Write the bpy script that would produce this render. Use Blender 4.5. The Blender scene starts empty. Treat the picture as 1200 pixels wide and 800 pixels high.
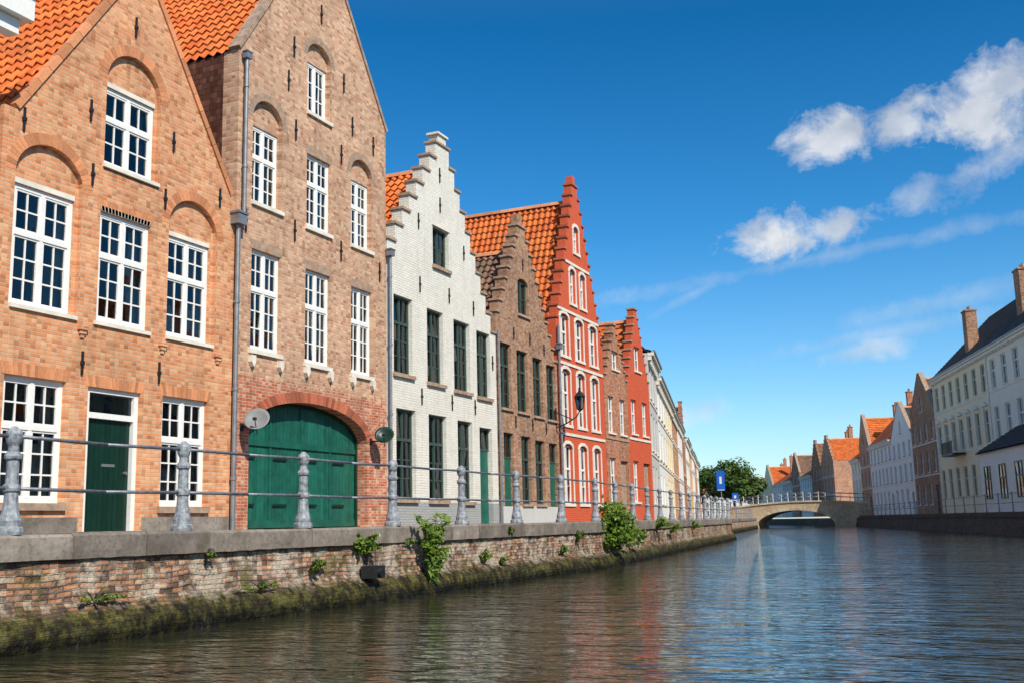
import bpy, math, random
from math import *
from mathutils import Vector, Matrix, noise
from mathutils.geometry import tessellate_polygon
import bmesh
random.seed(7)
SC=bpy.context.scene
ZB=1.23
# ------------------------------------------------------------------ node helpers
def newmat(name):
    m=bpy.data.materials.new(name);m.use_nodes=True
    nt=m.node_tree;nt.nodes.clear()
    o=nt.nodes.new("ShaderNodeOutputMaterial")
    return m,nt,o
class G:
    def __init__(s,nt): s.nt=nt
    def n(s,t,ins=None,**kw):
        nd=s.nt.nodes.new(t)
        for k,v in kw.items(): setattr(nd,k,v)
        if ins:
            for k,v in ins.items(): s.set(nd.inputs[k],v)
        return nd
    def set(s,sock,v):
        if isinstance(v,bpy.types.NodeSocket): s.nt.links.new(v,sock)
        else:
            if sock.type in('RGBA',) and len(v)==3: v=(*v,1)
            sock.default_value=v
    def m(s,op,a,b=None,c=None,clamp=False):
        nd=s.nt.nodes.new("ShaderNodeMath");nd.operation=op;nd.use_clamp=clamp
        s.set(nd.inputs[0],a)
        if b is not None:s.set(nd.inputs[1],b)
        if c is not None:s.set(nd.inputs[2],c)
        return nd.outputs[0]
    def mix(s,f,a,b,bt='MIX'):
        nd=s.nt.nodes.new("ShaderNodeMix");nd.data_type='RGBA';nd.blend_type=bt
        s.set(nd.inputs[0],f);s.set(nd.inputs[6],a);s.set(nd.inputs[7],b)
        return nd.outputs[2]
    def ramp(s,f,pts):
        nd=s.nt.nodes.new("ShaderNodeValToRGB");cr=nd.color_ramp
        while len(cr.elements)<len(pts): cr.elements.new(.5)
        for e,(p,c) in zip(cr.elements,pts):
            e.position=p;e.color=(*c,1) if len(c)==3 else (c[0],)*3+(1,)
        s.set(nd.inputs[0],f);return nd.outputs[0]
    def noise(s,vec,scale,detail=4,rough=.55,dist=0.):
        return s.n("ShaderNodeTexNoise",{'Vector':vec,'Scale':scale,'Detail':detail,'Roughness':rough,'Distortion':dist}).outputs[0]
    def maprange(s,v,a,b,c,d):
        nd=s.n("ShaderNodeMapRange",{0:v,1:a,2:b,3:c,4:d});return nd.outputs[0]
def bsdf(g,out,color,rough=.8,bump=None,spec=.3,metal=0.):
    b=g.n("ShaderNodeBsdfPrincipled",{'Base Color':color,'Roughness':rough,'Metallic':metal,'Specular IOR Level':spec})
    if bump is not None: g.set(b.inputs['Normal'],bump)
    g.nt.links.new(b.outputs[0],out.inputs[0]);return b
def bumpn(g,h,strength=.5,dist=.01):
    return g.n("ShaderNodeBump",{'Height':h,'Strength':strength,'Distance':dist}).outputs[0]
def sc(c,k): return tuple(x*k for x in c)
def mul(g,col,k): return g.mix(1.,col,g.n("ShaderNodeCombineColor",{0:k,1:k,2:k}).outputs[0],'MULTIPLY')
# ------------------------------------------------------------------ materials
def brick_mat(name,c1,c2,mortar,patch=None,split=None,bw=.215,rh=.068,ms=.009,uv=False,stain=.5):
    m,nt,o=newmat(name);g=G(nt)
    tc=g.n("ShaderNodeTexCoord")
    P=tc.outputs['UV'] if uv else tc.outputs['Object']
    sp=g.n("ShaderNodeSeparateXYZ",{0:P}).outputs
    obj=tc.outputs['Object']
    if uv: u,v=sp[0],sp[1]
    else: u,v=g.m('ADD',sp[0],sp[1]),sp[2]
    nz=g.noise(obj,1.3,1)
    v2=g.m('ADD',v,g.m('MULTIPLY',nz,.03))
    nh=g.noise(obj,9,1)
    u2=g.m('ADD',u,g.m('MULTIPLY',nh,.012))
    vec=g.n("ShaderNodeCombineXYZ",{0:u2,1:v2}).outputs[0]
    k1,k2=c1,c2
    if split:
        zc,d1,d2=split
        f=g.m('GREATER_THAN',g.m('ADD',zc,g.m('MULTIPLY',g.m('SUBTRACT',nh,.5),.5)),v)
        k1=g.mix(f,c1,d1);k2=g.mix(f,c2,d2)
    bt=g.n("ShaderNodeTexBrick",{'Vector':vec,'Color1':k1,'Color2':k2,'Mortar':mortar,'Scale':1.,'Mortar Size':ms,'Mortar Smooth':.3,'Bias':0.,'Brick Width':bw,'Row Height':rh})
    col=bt.outputs[0]
    cell=g.n("ShaderNodeCombineXYZ",{0:g.m('FLOOR',g.m('DIVIDE',u2,bw*.5)),1:g.m('FLOOR',g.m('DIVIDE',v2,rh))}).outputs[0]
    wn=g.n("ShaderNodeTexWhiteNoise",{'Vector':cell}).outputs[0]
    col=g.mix(g.m('MULTIPLY',g.m('GREATER_THAN',wn,.86),.45),col,sc(c1,.42))
    col=g.mix(g.m('MULTIPLY',g.m('LESS_THAN',wn,.13),.45),col,tuple(min(.85,x*1.35+.03) for x in c2))
    big=g.noise(obj,.55,4,.6)
    mid=g.noise(obj,3.5,3,.65)
    if patch: col=g.mix(g.m('MULTIPLY',g.ramp(mid,[(.48,(0,)),(.68,(1,))]),.45),col,patch)
    col=mul(g,col,g.maprange(big,.3,.7,1-stain*.38,1+stain*.3))
    st=g.noise(g.n("ShaderNodeMapping",{'Vector':g.n("ShaderNodeCombineXYZ",{0:u,1:v}).outputs[0],'Scale':(5,.5,1)}).outputs[0],1.,3,.6)
    col=mul(g,col,g.maprange(st,.52,.75,1.,1-stain*.4))
    h=g.m('ADD',g.m('SUBTRACT',1.,bt.outputs[1]),g.m('MULTIPLY',g.noise(obj,60,2),.6))
    bsdf(g,o,col,.9,bumpn(g,h,.7,.012),.12)
    return m
def paint_wall(name,c,dirt=(.38,.33,.26),brick=True,amt=.5,lowc=None,lowz=.6):
    m,nt,o=newmat(name);g=G(nt)
    tc=g.n("ShaderNodeTexCoord");P=tc.outputs['Object'];sp=g.n("ShaderNodeSeparateXYZ",{0:P}).outputs
    u,v=g.m('ADD',sp[0],sp[1]),sp[2]
    uvv=g.n("ShaderNodeCombineXYZ",{0:u,1:v}).outputs[0]
    n1=g.noise(P,.8,4,.65);n2=g.noise(P,6,3,.6)
    st=g.noise(g.n("ShaderNodeMapping",{'Vector':uvv,'Scale':(7,.6,1)}).outputs[0],1.,3,.6)
    f=g.m('ADD',g.m('MULTIPLY',g.ramp(n1,[(.45,(0,)),(.75,(1,))]),.4),g.m('MULTIPLY',g.ramp(st,[(.5,(0,)),(.8,(1,))]),.6))
    f=g.m('ADD',f,g.m('MULTIPLY',g.ramp(n2,[(.53,(0,)),(.72,(1,))]),.45))
    col=g.mix(g.m('MULTIPLY',f,amt,clamp=True),c,dirt)
    if lowc:
        col=g.mix(g.m('LESS_THAN',v,g.m('ADD',lowz,g.m('MULTIPLY',n2,.03))),col,lowc)
    h=g.noise(P,40,2)
    if brick:
        v2=g.m('ADD',v,g.m('MULTIPLY',n1,.06))
        uv2=g.n("ShaderNodeCombineXYZ",{0:g.m('ADD',u,g.m('MULTIPLY',n2,.05)),1:v2}).outputs[0]
        bt=g.n("ShaderNodeTexBrick",{'Vector':uv2,'Color1':(1,1,1),'Color2':(.80,.79,.76),'Mortar':(.58,.55,.5),'Scale':1.,'Mortar Size':.008,'Mortar Smooth':.8,'Brick Width':.215,'Row Height':.068})
        h=g.m('ADD',g.m('MULTIPLY',h,1.2),g.m('MULTIPLY',g.m('SUBTRACT',1.,bt.outputs[1]),.8))
        col=g.mix(.42,col,bt.outputs[0],'MULTIPLY')
    bsdf(g,o,col,.8,bumpn(g,h,.8,.014),.2)
    return m
def simple(name,c,rough=.6,var=.25,scale=8,bs=.2,spec=.4,metal=0.,island=0.):
    m,nt,o=newmat(name);g=G(nt)
    P=g.n("ShaderNodeTexCoord").outputs['Object']
    n1=g.noise(P,scale,3,.6)
    k=g.maprange(n1,.25,.75,1-var,1+var*.6)
    if island:
        r=g.n("ShaderNodeNewGeometry").outputs['Random Per Island']
        k=g.m('MULTIPLY',k,g.maprange(r,0,1,1-island,1+island*.7))
    col=mul(g,c,k)
    bsdf(g,o,col,rough,bumpn(g,g.noise(P,scale*6,2),bs,.005),spec,metal)
    return m
def roof_mat(name,c1,c2,moss=(.10,.09,.04),mossamt=.3):
    m,nt,o=newmat(name);g=G(nt)
    tc=g.n("ShaderNodeTexCoord");sp=g.n("ShaderNodeSeparateXYZ",{0:tc.outputs['UV']}).outputs
    cell=g.n("ShaderNodeCombineXYZ",{0:g.m('FLOOR',sp[0]),1:g.m('FLOOR',sp[1])}).outputs[0]
    wn=g.n("ShaderNodeTexWhiteNoise",{'Vector':cell}).outputs[0]
    col=g.mix(wn,c1,c2)
    n1=g.noise(tc.outputs['Object'],1.2,4,.65)
    col=g.mix(g.m('MULTIPLY',g.ramp(n1,[(.42,(0,)),(.7,(1,))]),mossamt*1.6,clamp=True),col,moss)
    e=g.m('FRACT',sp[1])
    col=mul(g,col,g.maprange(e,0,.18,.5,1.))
    bsdf(g,o,col,.75,bumpn(g,g.noise(tc.outputs['Object'],30,2),.3,.01),.25)
    return m
def glass_mat():
    m,nt,o=newmat("window_glass");g=G(nt)
    tc=g.n("ShaderNodeTexCoord")
    b=bumpn(g,g.noise(tc.outputs['Object'],2.2,2),.12,.03)
    fr=g.n("ShaderNodeFresnel",{'IOR':1.5,'Normal':b}).outputs[0]
    f=g.m('ADD',g.m('MULTIPLY',fr,1.1),.03,clamp=True)
    t=g.n("ShaderNodeBsdfTransparent",{0:(.5,.53,.52)})
    gl=g.n("ShaderNodeBsdfGlossy",{'Color':(.9,.93,.95),'Roughness':.03,'Normal':b})
    mx=g.n("ShaderNodeMixShader",{0:f,1:t.outputs[0],2:gl.outputs[0]})
    nt.links.new(mx.outputs[0],o.inputs[0]);return m
def water_mat():
    m,nt,o=newmat("canal_water");g=G(nt)
    P=g.n("ShaderNodeNewGeometry").outputs['Position']
    mp=g.n("ShaderNodeMapping",{'Vector':P,'Rotation':(0,0,radians(24)),'Scale':(.7,1.8,1)}).outputs[0]
    n1=g.noise(mp,.9,2,.5,.5)
    n2=g.noise(mp,2.6,2,.5,.9)
    n3=g.noise(P,.16,2)
    n4=g.noise(mp,7.,2,.5,.5)
    h=g.m('ADD',g.m('MULTIPLY',n1,.050),g.m('MULTIPLY',n2,.032))
    h=g.m('ADD',h,g.m('MULTIPLY',n4,.0055))
    h=g.m('MULTIPLY',h,g.maprange(n3,.3,.7,.55,1.2))
    b=g.n("ShaderNodeBump",{'Height':h,'Strength':1.,'Distance':1.}).outputs[0]
    bs=g.n("ShaderNodeBsdfPrincipled",{'Base Color':(.030,.030,.014,1),'Roughness':.01,'IOR':1.38,'Normal':b})
    nt.links.new(bs.outputs[0],o.inputs[0]);return m
def quay_mat():
    m,nt,o=newmat("quay_brick");g=G(nt)
    tc=g.n("ShaderNodeTexCoord");sp=g.n("ShaderNodeSeparateXYZ",{0:tc.outputs['UV']}).outputs;P=tc.outputs['Object']
    pz=g.n("ShaderNodeSeparateXYZ",{0:P}).outputs[2]
    n0=g.noise(P,2.,3)
    v=g.m('ADD',sp[1],g.m('MULTIPLY',n0,.05))
    vec=g.n("ShaderNodeCombineXYZ",{0:g.m('ADD',sp[0],g.m('MULTIPLY',g.noise(P,7,2),.03)),1:v}).outputs[0]
    bt=g.n("ShaderNodeTexBrick",{'Vector':vec,'Color1':(.58,.26,.13),'Color2':(.32,.17,.11),'Mortar':(.17,.14,.11),'Scale':1.,'Mortar Size':.014,'Mortar Smooth':.4,'Brick Width':.22,'Row Height':.066})
    col=bt.outputs[0]
    cell=g.n("ShaderNodeCombineXYZ",{0:g.m('FLOOR',g.m('DIVIDE',sp[0],.11)),1:g.m('FLOOR',g.m('DIVIDE',v,.066))}).outputs[0]
    wn=g.n("ShaderNodeTexWhiteNoise",{'Vector':cell}).outputs[0]
    col=g.mix(g.m('MULTIPLY',g.m('GREATER_THAN',wn,.78),.75),col,(.08,.06,.05))
    col=g.mix(g.m('MULTIPLY',g.m('LESS_THAN',wn,.18),.6),col,(.60,.48,.35))
    n1=g.noise(P,1.1,5,.72);n2=g.noise(P,4.5,5,.65)
    col=g.mix(g.m('MULTIPLY',g.ramp(n1,[(.47,(0,)),(.58,(1,))]),.68),col,(.60,.53,.42))
    col=g.mix(g.m('MULTIPLY',g.ramp(n2,[(.54,(0,)),(.64,(1,))]),.85),col,(.085,.065,.045))
    hz=g.m('ADD',pz,g.m('MULTIPLY',g.m('SUBTRACT',n2,.5),.55))
    al=g.maprange(hz,.32,.48,1.,0.)
    ac=g.ramp(g.noise(P,6,4,.7),[(.35,(.012,.010,.005)),(.5,(.038,.032,.010)),(.62,(.10,.088,.018)),(.72,(.18,.15,.03))])
    col=g.mix(al,col,ac)
    ms=g.m('MULTIPLY',g.ramp(g.noise(P,1.7,4,.7),[(.56,(0,)),(.64,(1,))]),g.maprange(pz,.5,.9,.9,.3))
    col=g.mix(ms,col,(.12,.11,.03))
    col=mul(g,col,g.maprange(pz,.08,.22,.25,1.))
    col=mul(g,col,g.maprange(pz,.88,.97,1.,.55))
    h=g.m('ADD',g.m('SUBTRACT',1.,bt.outputs[1]),g.m('MULTIPLY',n2,2.6))
    bsdf(g,o,col,g.maprange(pz,.1,.4,.4,.92),bumpn(g,h,1.,.03),.25);return m
def stone_mat(name,c,dark,moss=0.):
    m,nt,o=newmat(name);g=G(nt)
    P=g.n("ShaderNodeTexCoord").outputs['Object']
    r=g.n("ShaderNodeNewGeometry").outputs['Random Per Island']
    n1=g.noise(P,2.,5,.7);n2=g.noise(P,14,3,.6)
    col=g.mix(g.ramp(n1,[(.35,(0,)),(.65,(1,))]),c,dark)
    col=g.mix(g.m('MULTIPLY',g.ramp(n2,[(.5,(0,)),(.7,(1,))]),.5),col,sc(dark,.6))
    col=mul(g,col,g.maprange(r,0,1,.75,1.15))
    if moss: col=g.mix(g.m('MULTIPLY',g.ramp(g.noise(P,3.3,4,.7),[(.55,(0,)),(.66,(1,))]),moss),col,(.09,.10,.03))
    bsdf(g,o,col,.9,bumpn(g,n2,.6,.015),.2);return m
def leaf_mat(name,c1,c2):
    m,nt,o=newmat(name);g=G(nt)
    r=g.n("ShaderNodeNewGeometry").outputs['Random Per Island']
    col=g.mix(r,c1,c2)
    d=g.n("ShaderNodeBsdfDiffuse",{0:col});t=g.n("ShaderNodeBsdfTranslucent",{0:g.mix(.5,col,(.25,.35,.02))})
    gl=g.n("ShaderNodeBsdfGlossy",{'Roughness':.4,'Color':(.5,.5,.5)})
    mx=g.n("ShaderNodeMixShader",{0:.3,1:d.outputs[0],2:t.outputs[0]})
    m2=g.n("ShaderNodeMixShader",{0:.05,1:mx.outputs[0],2:gl.outputs[0]})
    nt.links.new(m2.outputs[0],o.inputs[0]);return m
M={}
M['b1']=brick_mat("orange_brick",(.66,.225,.085),(.80,.38,.19),(.60,.42,.28),patch=(.80,.46,.26))
M['b2']=brick_mat("tan_brick",(.52,.235,.13),(.68,.42,.26),(.56,.42,.31),patch=(.66,.44,.29),split=(3.15,(.50,.10,.045),(.60,.19,.10)))
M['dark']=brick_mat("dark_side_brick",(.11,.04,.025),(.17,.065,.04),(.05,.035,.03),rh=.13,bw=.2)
M['b4']=brick_mat("brown_brick",(.36,.165,.09),(.50,.29,.175),(.40,.30,.22),patch=(.25,.14,.09))
M['b6']=brick_mat("red_brown_brick",(.42,.13,.06),(.56,.25,.14),(.42,.31,.22))
M['pink']=brick_mat("pink_brick",(.54,.22,.12),(.66,.36,.21),(.5,.38,.28))
M['white']=paint_wall("white_painted_brick",(.88,.83,.72),lowc=(.42,.42,.40),lowz=.62,amt=.42)
M['white2']=paint_wall("white_render",(.88,.85,.78),brick=False,amt=.25)
M['cream']=paint_wall("cream_render",(.92,.77,.50),brick=False,amt=.22)
M['creamw']=paint_wall("pale_cream_render",(.90,.82,.66),brick=False,amt=.22)
M['grey_r']=paint_wall("grey_render",(.60,.58,.54),brick=False,amt=.4)
M['ochre']=paint_wall("ochre_render",(.76,.45,.18),brick=False,amt=.35)
M['red']=paint_wall("red_painted_brick",(.74,.13,.055),dirt=(.46,.13,.07),amt=.5)
M['trim']=simple("white_stone_trim",(.80,.74,.62),.7,.2,3)
M['wood']=simple("white_window_paint",(.86,.84,.78),.45,.08,12,.1)
M['gwood']=simple("green_window_paint",(.05,.085,.07),.45,.2,12,.1)
M['creamwood']=simple("cream_window_paint",(.62,.58,.45),.5,.15,12,.1)
M['green']=simple("green_door_paint",(.012,.125,.085),.45,.35,5,.25,island=.2)
M['dgreen']=simple("dark_green_door_paint",(.004,.030,.018),.4,.25,5,.2,island=.15)
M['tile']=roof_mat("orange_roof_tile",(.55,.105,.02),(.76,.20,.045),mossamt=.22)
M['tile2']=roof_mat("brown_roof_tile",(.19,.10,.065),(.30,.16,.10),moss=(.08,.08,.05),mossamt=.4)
M['slate']=roof_mat("slate_roof",(.045,.045,.05),(.08,.075,.075),mossamt=.1)
M['cap']=simple("weathered_coping",(.42,.29,.20),.85,.45,6,.4)
M['vous']=simple("arch_brick",(.66,.27,.12),.9,.2,20,.3,island=.3)
M['vousr']=simple("red_arch_brick",(.46,.13,.065),.9,.2,20,.3,island=.4)
M['glass']=glass_mat()
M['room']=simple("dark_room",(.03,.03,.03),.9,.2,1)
M['curtain']=simple("curtain_cloth",(.70,.67,.6),.9,.1,3)
M['zinc']=simple("zinc_pipe",(.26,.27,.28),.5,.3,6,.1,metal=.4)
M['iron']=simple("wrought_iron",(.02,.02,.022),.5,.3,20)
M['post']=simple("grey_cast_post",(.33,.35,.37),.65,.7,16,.8,metal=.2)
M['rail']=simple("painted_steel_rail",(.22,.24,.27),.45,.5,14,.3,metal=.4)
M['water']=water_mat();M['quay']=quay_mat()
M['coping']=stone_mat("quay_coping_stone",(.31,.265,.22),(.17,.14,.115),.3)
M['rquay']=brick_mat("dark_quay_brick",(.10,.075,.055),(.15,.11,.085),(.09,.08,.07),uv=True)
M['bridge']=stone_mat("bridge_stone",(.72,.60,.42),(.52,.40,.27))
M['bridge2']=brick_mat("bridge_brick",(.56,.38,.22),(.66,.49,.31),(.54,.45,.32))
M['ground']=stone_mat("cobbles",(.22,.20,.18),(.13,.12,.11))
M['leaf']=leaf_mat("leaf_green",(.06,.13,.012),(.20,.29,.03))
M['leafd']=leaf_mat("tree_leaf",(.035,.075,.012),(.12,.18,.03))
M['bark']=simple("bark",(.09,.07,.05),.9,.3,8,.5)
M['blue']=simple("blue_sign_paint",(.01,.13,.62),.4,.1,4)
M['dish']=simple("dish_grey",(.22,.22,.22),.6,.15,6)
# ------------------------------------------------------------------ mesh helpers
def mkobj(name,verts,faces,mat,parent=None,uvs=None,smooth=False,recalc=False):
    me=bpy.data.meshes.new(name);me.from_pydata([tuple(v) for v in verts],[],faces)
    if uvs is not None:
        l=me.uv_layers.new(name="UVMap")
        for i,lp in enumerate(me.loops): l.data[i].uv=uvs[lp.vertex_index]
    if recalc:
        bm=bmesh.new();bm.from_mesh(me);bmesh.ops.recalc_face_normals(bm,faces=bm.faces);bm.to_mesh(me);bm.free()
    if smooth:
        for p in me.polygons:p.use_smooth=True
    me.materials.append(mat)
    ob=bpy.data.objects.new(name,me);SC.collection.objects.link(ob)
    if parent: ob.parent=parent
    return ob
def empty(name,loc,rz=0):
    e=bpy.data.objects.new(name,None);e.empty_display_size=.3;SC.collection.objects.link(e)
    e.location=loc;e.rotation_euler=(0,0,rz);return e
class MB:
    def __init__(s): s.v=[];s.f=[]
    def box(s,x0,x1,y0,y1,z0,z1):
        b=len(s.v)
        s.v+=[(x0,y0,z0),(x1,y0,z0),(x1,y1,z0),(x0,y1,z0),(x0,y0,z1),(x1,y0,z1),(x1,y1,z1),(x0,y1,z1)]
        s.f+=[(b,b+3,b+2,b+1),(b+4,b+5,b+6,b+7),(b,b+1,b+5,b+4),(b+1,b+2,b+6,b+5),(b+2,b+3,b+7,b+6),(b+3,b,b+4,b+7)]
    def poly(s,pts):
        b=len(s.v);s.v+=list(pts);s.f.append(tuple(range(b,b+len(pts))))
    def prism(s,pts,y0,y1):
        b=len(s.v);n=len(pts)
        s.v+=[(p[0],y0,p[1]) for p in pts]+[(p[0],y1,p[1]) for p in pts]
        s.f.append(tuple(range(b,b+n)));s.f.append(tuple(range(b+2*n-1,b+n-1,-1)))
        for i in range(n):
            j=(i+1)%n;s.f.append((b+j,b+i,b+n+i,b+n+j))
    def tube(s,p,q,r,n=8):
        p=Vector(p);q=Vector(q);d=(q-p).normalized()
        a=d.orthogonal().normalized();c=d.cross(a);b=len(s.v)
        for o_ in(p,q):
            for i in range(n):
                t=2*pi*i/n;s.v.append(tuple(o_+a*cos(t)*r+c*sin(t)*r))
        for i in range(n):
            j=(i+1)%n;s.f.append((b+i,b+j,b+n+j,b+n+i))
        s.f.append(tuple(range(b+n-1,b-1,-1)));s.f.append(tuple(range(b+n,b+2*n)))
    def lathe(s,c,prof,n=12):
        b=len(s.v)
        for r,z in prof:
            for i in range(n):
                t=2*pi*i/n;s.v.append((c[0]+r*cos(t),c[1]+r*sin(t),c[2]+z))
        for k in range(len(prof)-1):
            for i in range(n):
                j=(i+1)%n;s.f.append((b+k*n+i,b+k*n+j,b+(k+1)*n+j,b+(k+1)*n+i))
    def obj(s,name,mat,parent=None,**k):
        if not s.v: return None
        return mkobj(name,s.v,s.f,mat,parent,**k)
def panel(mb,outer,holes,y0,y1):
    loops=[outer]+holes
    vl=[[Vector((p[0],p[1],0)) for p in l] for l in loops]
    tris=tessellate_polygon(vl)
    flat=[p for l in loops for p in l];n=len(flat);b=len(mb.v)
    mb.v+=[(p[0],y0,p[1]) for p in flat]+[(p[0],y1,p[1]) for p in flat]
    for t in tris:
        a=[flat[i] for i in t]
        cr=(a[1][0]-a[0][0])*(a[2][1]-a[0][1])-(a[1][1]-a[0][1])*(a[2][0]-a[0][0])
        t=tuple(t) if cr>0 else tuple(reversed(t))
        mb.f.append(tuple(b+i for i in t));mb.f.append(tuple(b+n+i for i in reversed(t)))
    k=0
    for li,l in enumerate(loops):
        m=len(l);A=sum(l[i][0]*l[(i+1)%m][1]-l[(i+1)%m][0]*l[i][1] for i in range(m))
        ccw=A>0; 
        if li>0: ccw=not ccw
        for i in range(m):
            j=(i+1)%m;q=(b+k+j,b+k+i,b+n+k+i,b+n+k+j)
            mb.f.append(q if ccw else tuple(reversed(q)))
        k+=m
def archhole(u0,u1,z0,zs,rise=0,n=12):
    if rise<=0: return [(u0,z0),(u1,z0),(u1,zs),(u0,zs)]
    c=(u0+u1)/2;w=(u1-u0)/2
    return [(u0,z0),(u1,z0)]+[(c+w*cos(pi*i/n),zs+rise*sin(pi*i/n)) for i in range(n+1)]
def archring(mb,u0,u1,zs,rise,th,y0,y1,nb=None,gap=.06):
    c=(u0+u1)/2;w=(u1-u0)/2
    L=pi*(w+rise)/2
    nb=nb or max(7,int(L/.08))
    for i in range(nb):
        a=pi*(i+gap)/nb;b_=pi*(i+1-gap)/nb
        mb.prism([(c+w*cos(a),zs+rise*sin(a)),(c+(w+th)*cos(a),zs+(rise+th)*sin(a)),(c+(w+th)*cos(b_),zs+(rise+th)*sin(b_)),(c+w*cos(b_),zs+rise*sin(b_))],y0,y1)
def flatarch(mb,u0,u1,z,th,y0,y1):
    n=int((u1-u0)/.075)
    for i in range(n):
        a=u0+(u1-u0)*(i+.08)/n;b_=u0+(u1-u0)*(i+.92)/n;c=(u0+u1)/2
        k=.25
        mb.prism([(a,z),(b_,z),(b_+(b_-c)*k*.3,z+th),(a+(a-c)*k*.3,z+th)],y0,y1)
def window(P,u0,u1,z0,z1,y,mat,cols=2,panes=2,rt=2,rb=3,split=.6,fw=.075,detail=2,curtain=None,mull=.07):
    mb=MB();gl=MB()
    mb.box(u0,u0+fw,y,y+.12,z0,z1);mb.box(u1-fw,u1,y,y+.12,z0,z1)
    mb.box(u0+fw,u1-fw,y,y+.12,z1-fw,z1);mb.box(u0+fw,u1-fw,y,y+.12,z0,z0+fw)
    zt=z0+(z1-z0)*split
    a0,a1,b0,b1=u0+fw,u1-fw,z0+fw,z1-fw
    rows=[(b0,zt-.04,rb),(zt+.04,b1,rt)] if rt>0 else [(b0,b1,rb)]
    if rt>0: mb.box(a0,a1,y-.008,y+.1,zt-.04,zt+.04)
    cw=(a1-a0-(cols-1)*mull)/cols
    for c in range(cols):
        x0=a0+c*(cw+mull);x1=x0+cw
        if c<cols-1: mb.box(x1,x1+mull,y-.004,y+.1,b0,b1)
        for (r0,r1,nr) in rows:
            s=.035 if detail>1 else 0.
            if s:
                mb.box(x0,x0+s,y+.012,y+.07,r0,r1);mb.box(x1-s,x1,y+.012,y+.07,r0,r1)
                mb.box(x0+s,x1-s,y+.012,y+.07,r0,r0+s*1.2);mb.box(x0+s,x1-s,y+.012,y+.07,r1-s,r1)
            bx=.028
            i0,i1,j0,j1=x0+s,x1-s,r0+s*1.2,r1-s
            for k in range(1,panes):
                xx=i0+(i1-i0)*k/panes;mb.box(xx-bx/2,xx+bx/2,y+.022,y+.06,j0,j1)
            for k in range(1,nr):
                zz=j0+(j1-j0)*k/nr;mb.box(i0,i1,y+.025,y+.058,zz-bx/2,zz+bx/2)
            for a in range(panes):
                for b_ in range(nr):
                    p0=i0+(i1-i0)*a/panes;p1=i0+(i1-i0)*(a+1)/panes
                    q0=j0+(j1-j0)*b_/nr;q1=j0+(j1-j0)*(b_+1)/nr
                    t1=random.gauss(0,.015)*(p1-p0);t2=random.gauss(0,.015)*(q1-q0);yy=y+.042
                    gl.poly([(p0,yy-t1-t2,q0),(p1,yy+t1-t2,q0),(p1,yy+t1+t2,q1),(p0,yy-t1+t2,q1)])
    mb.obj("window_frame",mat,P.e);gl.obj("window_panes",M['glass'],P.e)
    if curtain:
        cb=MB();yy=y+.2
        def drape(xa,xb,za,zb):
            n=max(4,int((xb-xa)/.03))
            for i in range(n):
                xa_=xa+(xb-xa)*i/n;xb_=xa+(xb-xa)*(i+1)/n
                ya=yy+.018*sin(i*1.9);yb=yy+.018*sin((i+1)*1.9)
                cb.poly([(xa_,ya,za),(xb_,yb,za),(xb_,yb,zb),(xa_,ya,zb)])
        w=u1-u0
        if 's' in curtain:
            drape(u0+.03,u0+w*random.uniform(.14,.26),z0,z1);drape(u1-w*random.uniform(.14,.26),u1-.03,z0,z1)
        if 'l' in curtain: drape(u0+.03,u1-.03,z0,z0+(z1-z0)*random.uniform(.3,.5))
        if 'r' in curtain: drape(u0+.03,u1-.03,z0+(z1-z0)*.55,z1)
        cb.obj("curtain",M['curtain'],P.e)
class Bld:
    """Local frame: X along the street, -Y towards the street, Z up, origin at the front base corner."""
    def __init__(s,name,loc,rz): s.e=empty(name,loc,rz)
def roofplane(P,p0,e,L,sv,S,mat,name="roof_tiles",tile=.24,row=.32,hi=True):
    p0=Vector(p0);e=Vector(e).normalized();sv=Vector(sv).normalized();n=e.cross(sv).normalized()
    if n.z<0:n=-n
    nt=max(2,int(L/tile));nr=max(2,int(S/row));k=6 if hi else 1
    V=[];F=[];U=[]
    cols=nt*k+1;xs=[i/k for i in range(cols)]
    rows=[]
    for r in range(nr): rows+=[(r+.001,.045),(r+.999,.0)]
    for (rv,hh) in rows:
        for x in xs:
            a=(.035*sin(2*pi*x)+(.01*sin(4*pi*x))) if hi else 0.
            if hi: a+=.014*noise.noise(Vector((x*.7,rv*.9,L)))
            p=p0+e*(x/nt*L)+sv*(rv/nr*S)+n*(hh+a)
            V.append(p);U.append((x,rv))
    for r in range(len(rows)-1):
        for c in range(cols-1):
            b=r*cols+c;F.append((b,b+1,b+cols+1,b+cols))
    ob=mkobj(name,V,F,mat,P.e,uvs=U)
    mb=MB()
    a=p0-n*.03;b=p0+e*L-n*.03;c=b+sv*S;d=a+sv*S
    up=n*.05
    vs=[a-up,b-up,c-up,d-up,a,b,c,d]
    mb.v=[tuple(v) for v in vs];mb.f=[(0,3,2,1),(4,5,6,7),(0,1,5,4),(1,2,6,5),(2,3,7,6),(3,0,4,7)]
    mb.obj("roof_board",M['iron'],P.e)
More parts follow.
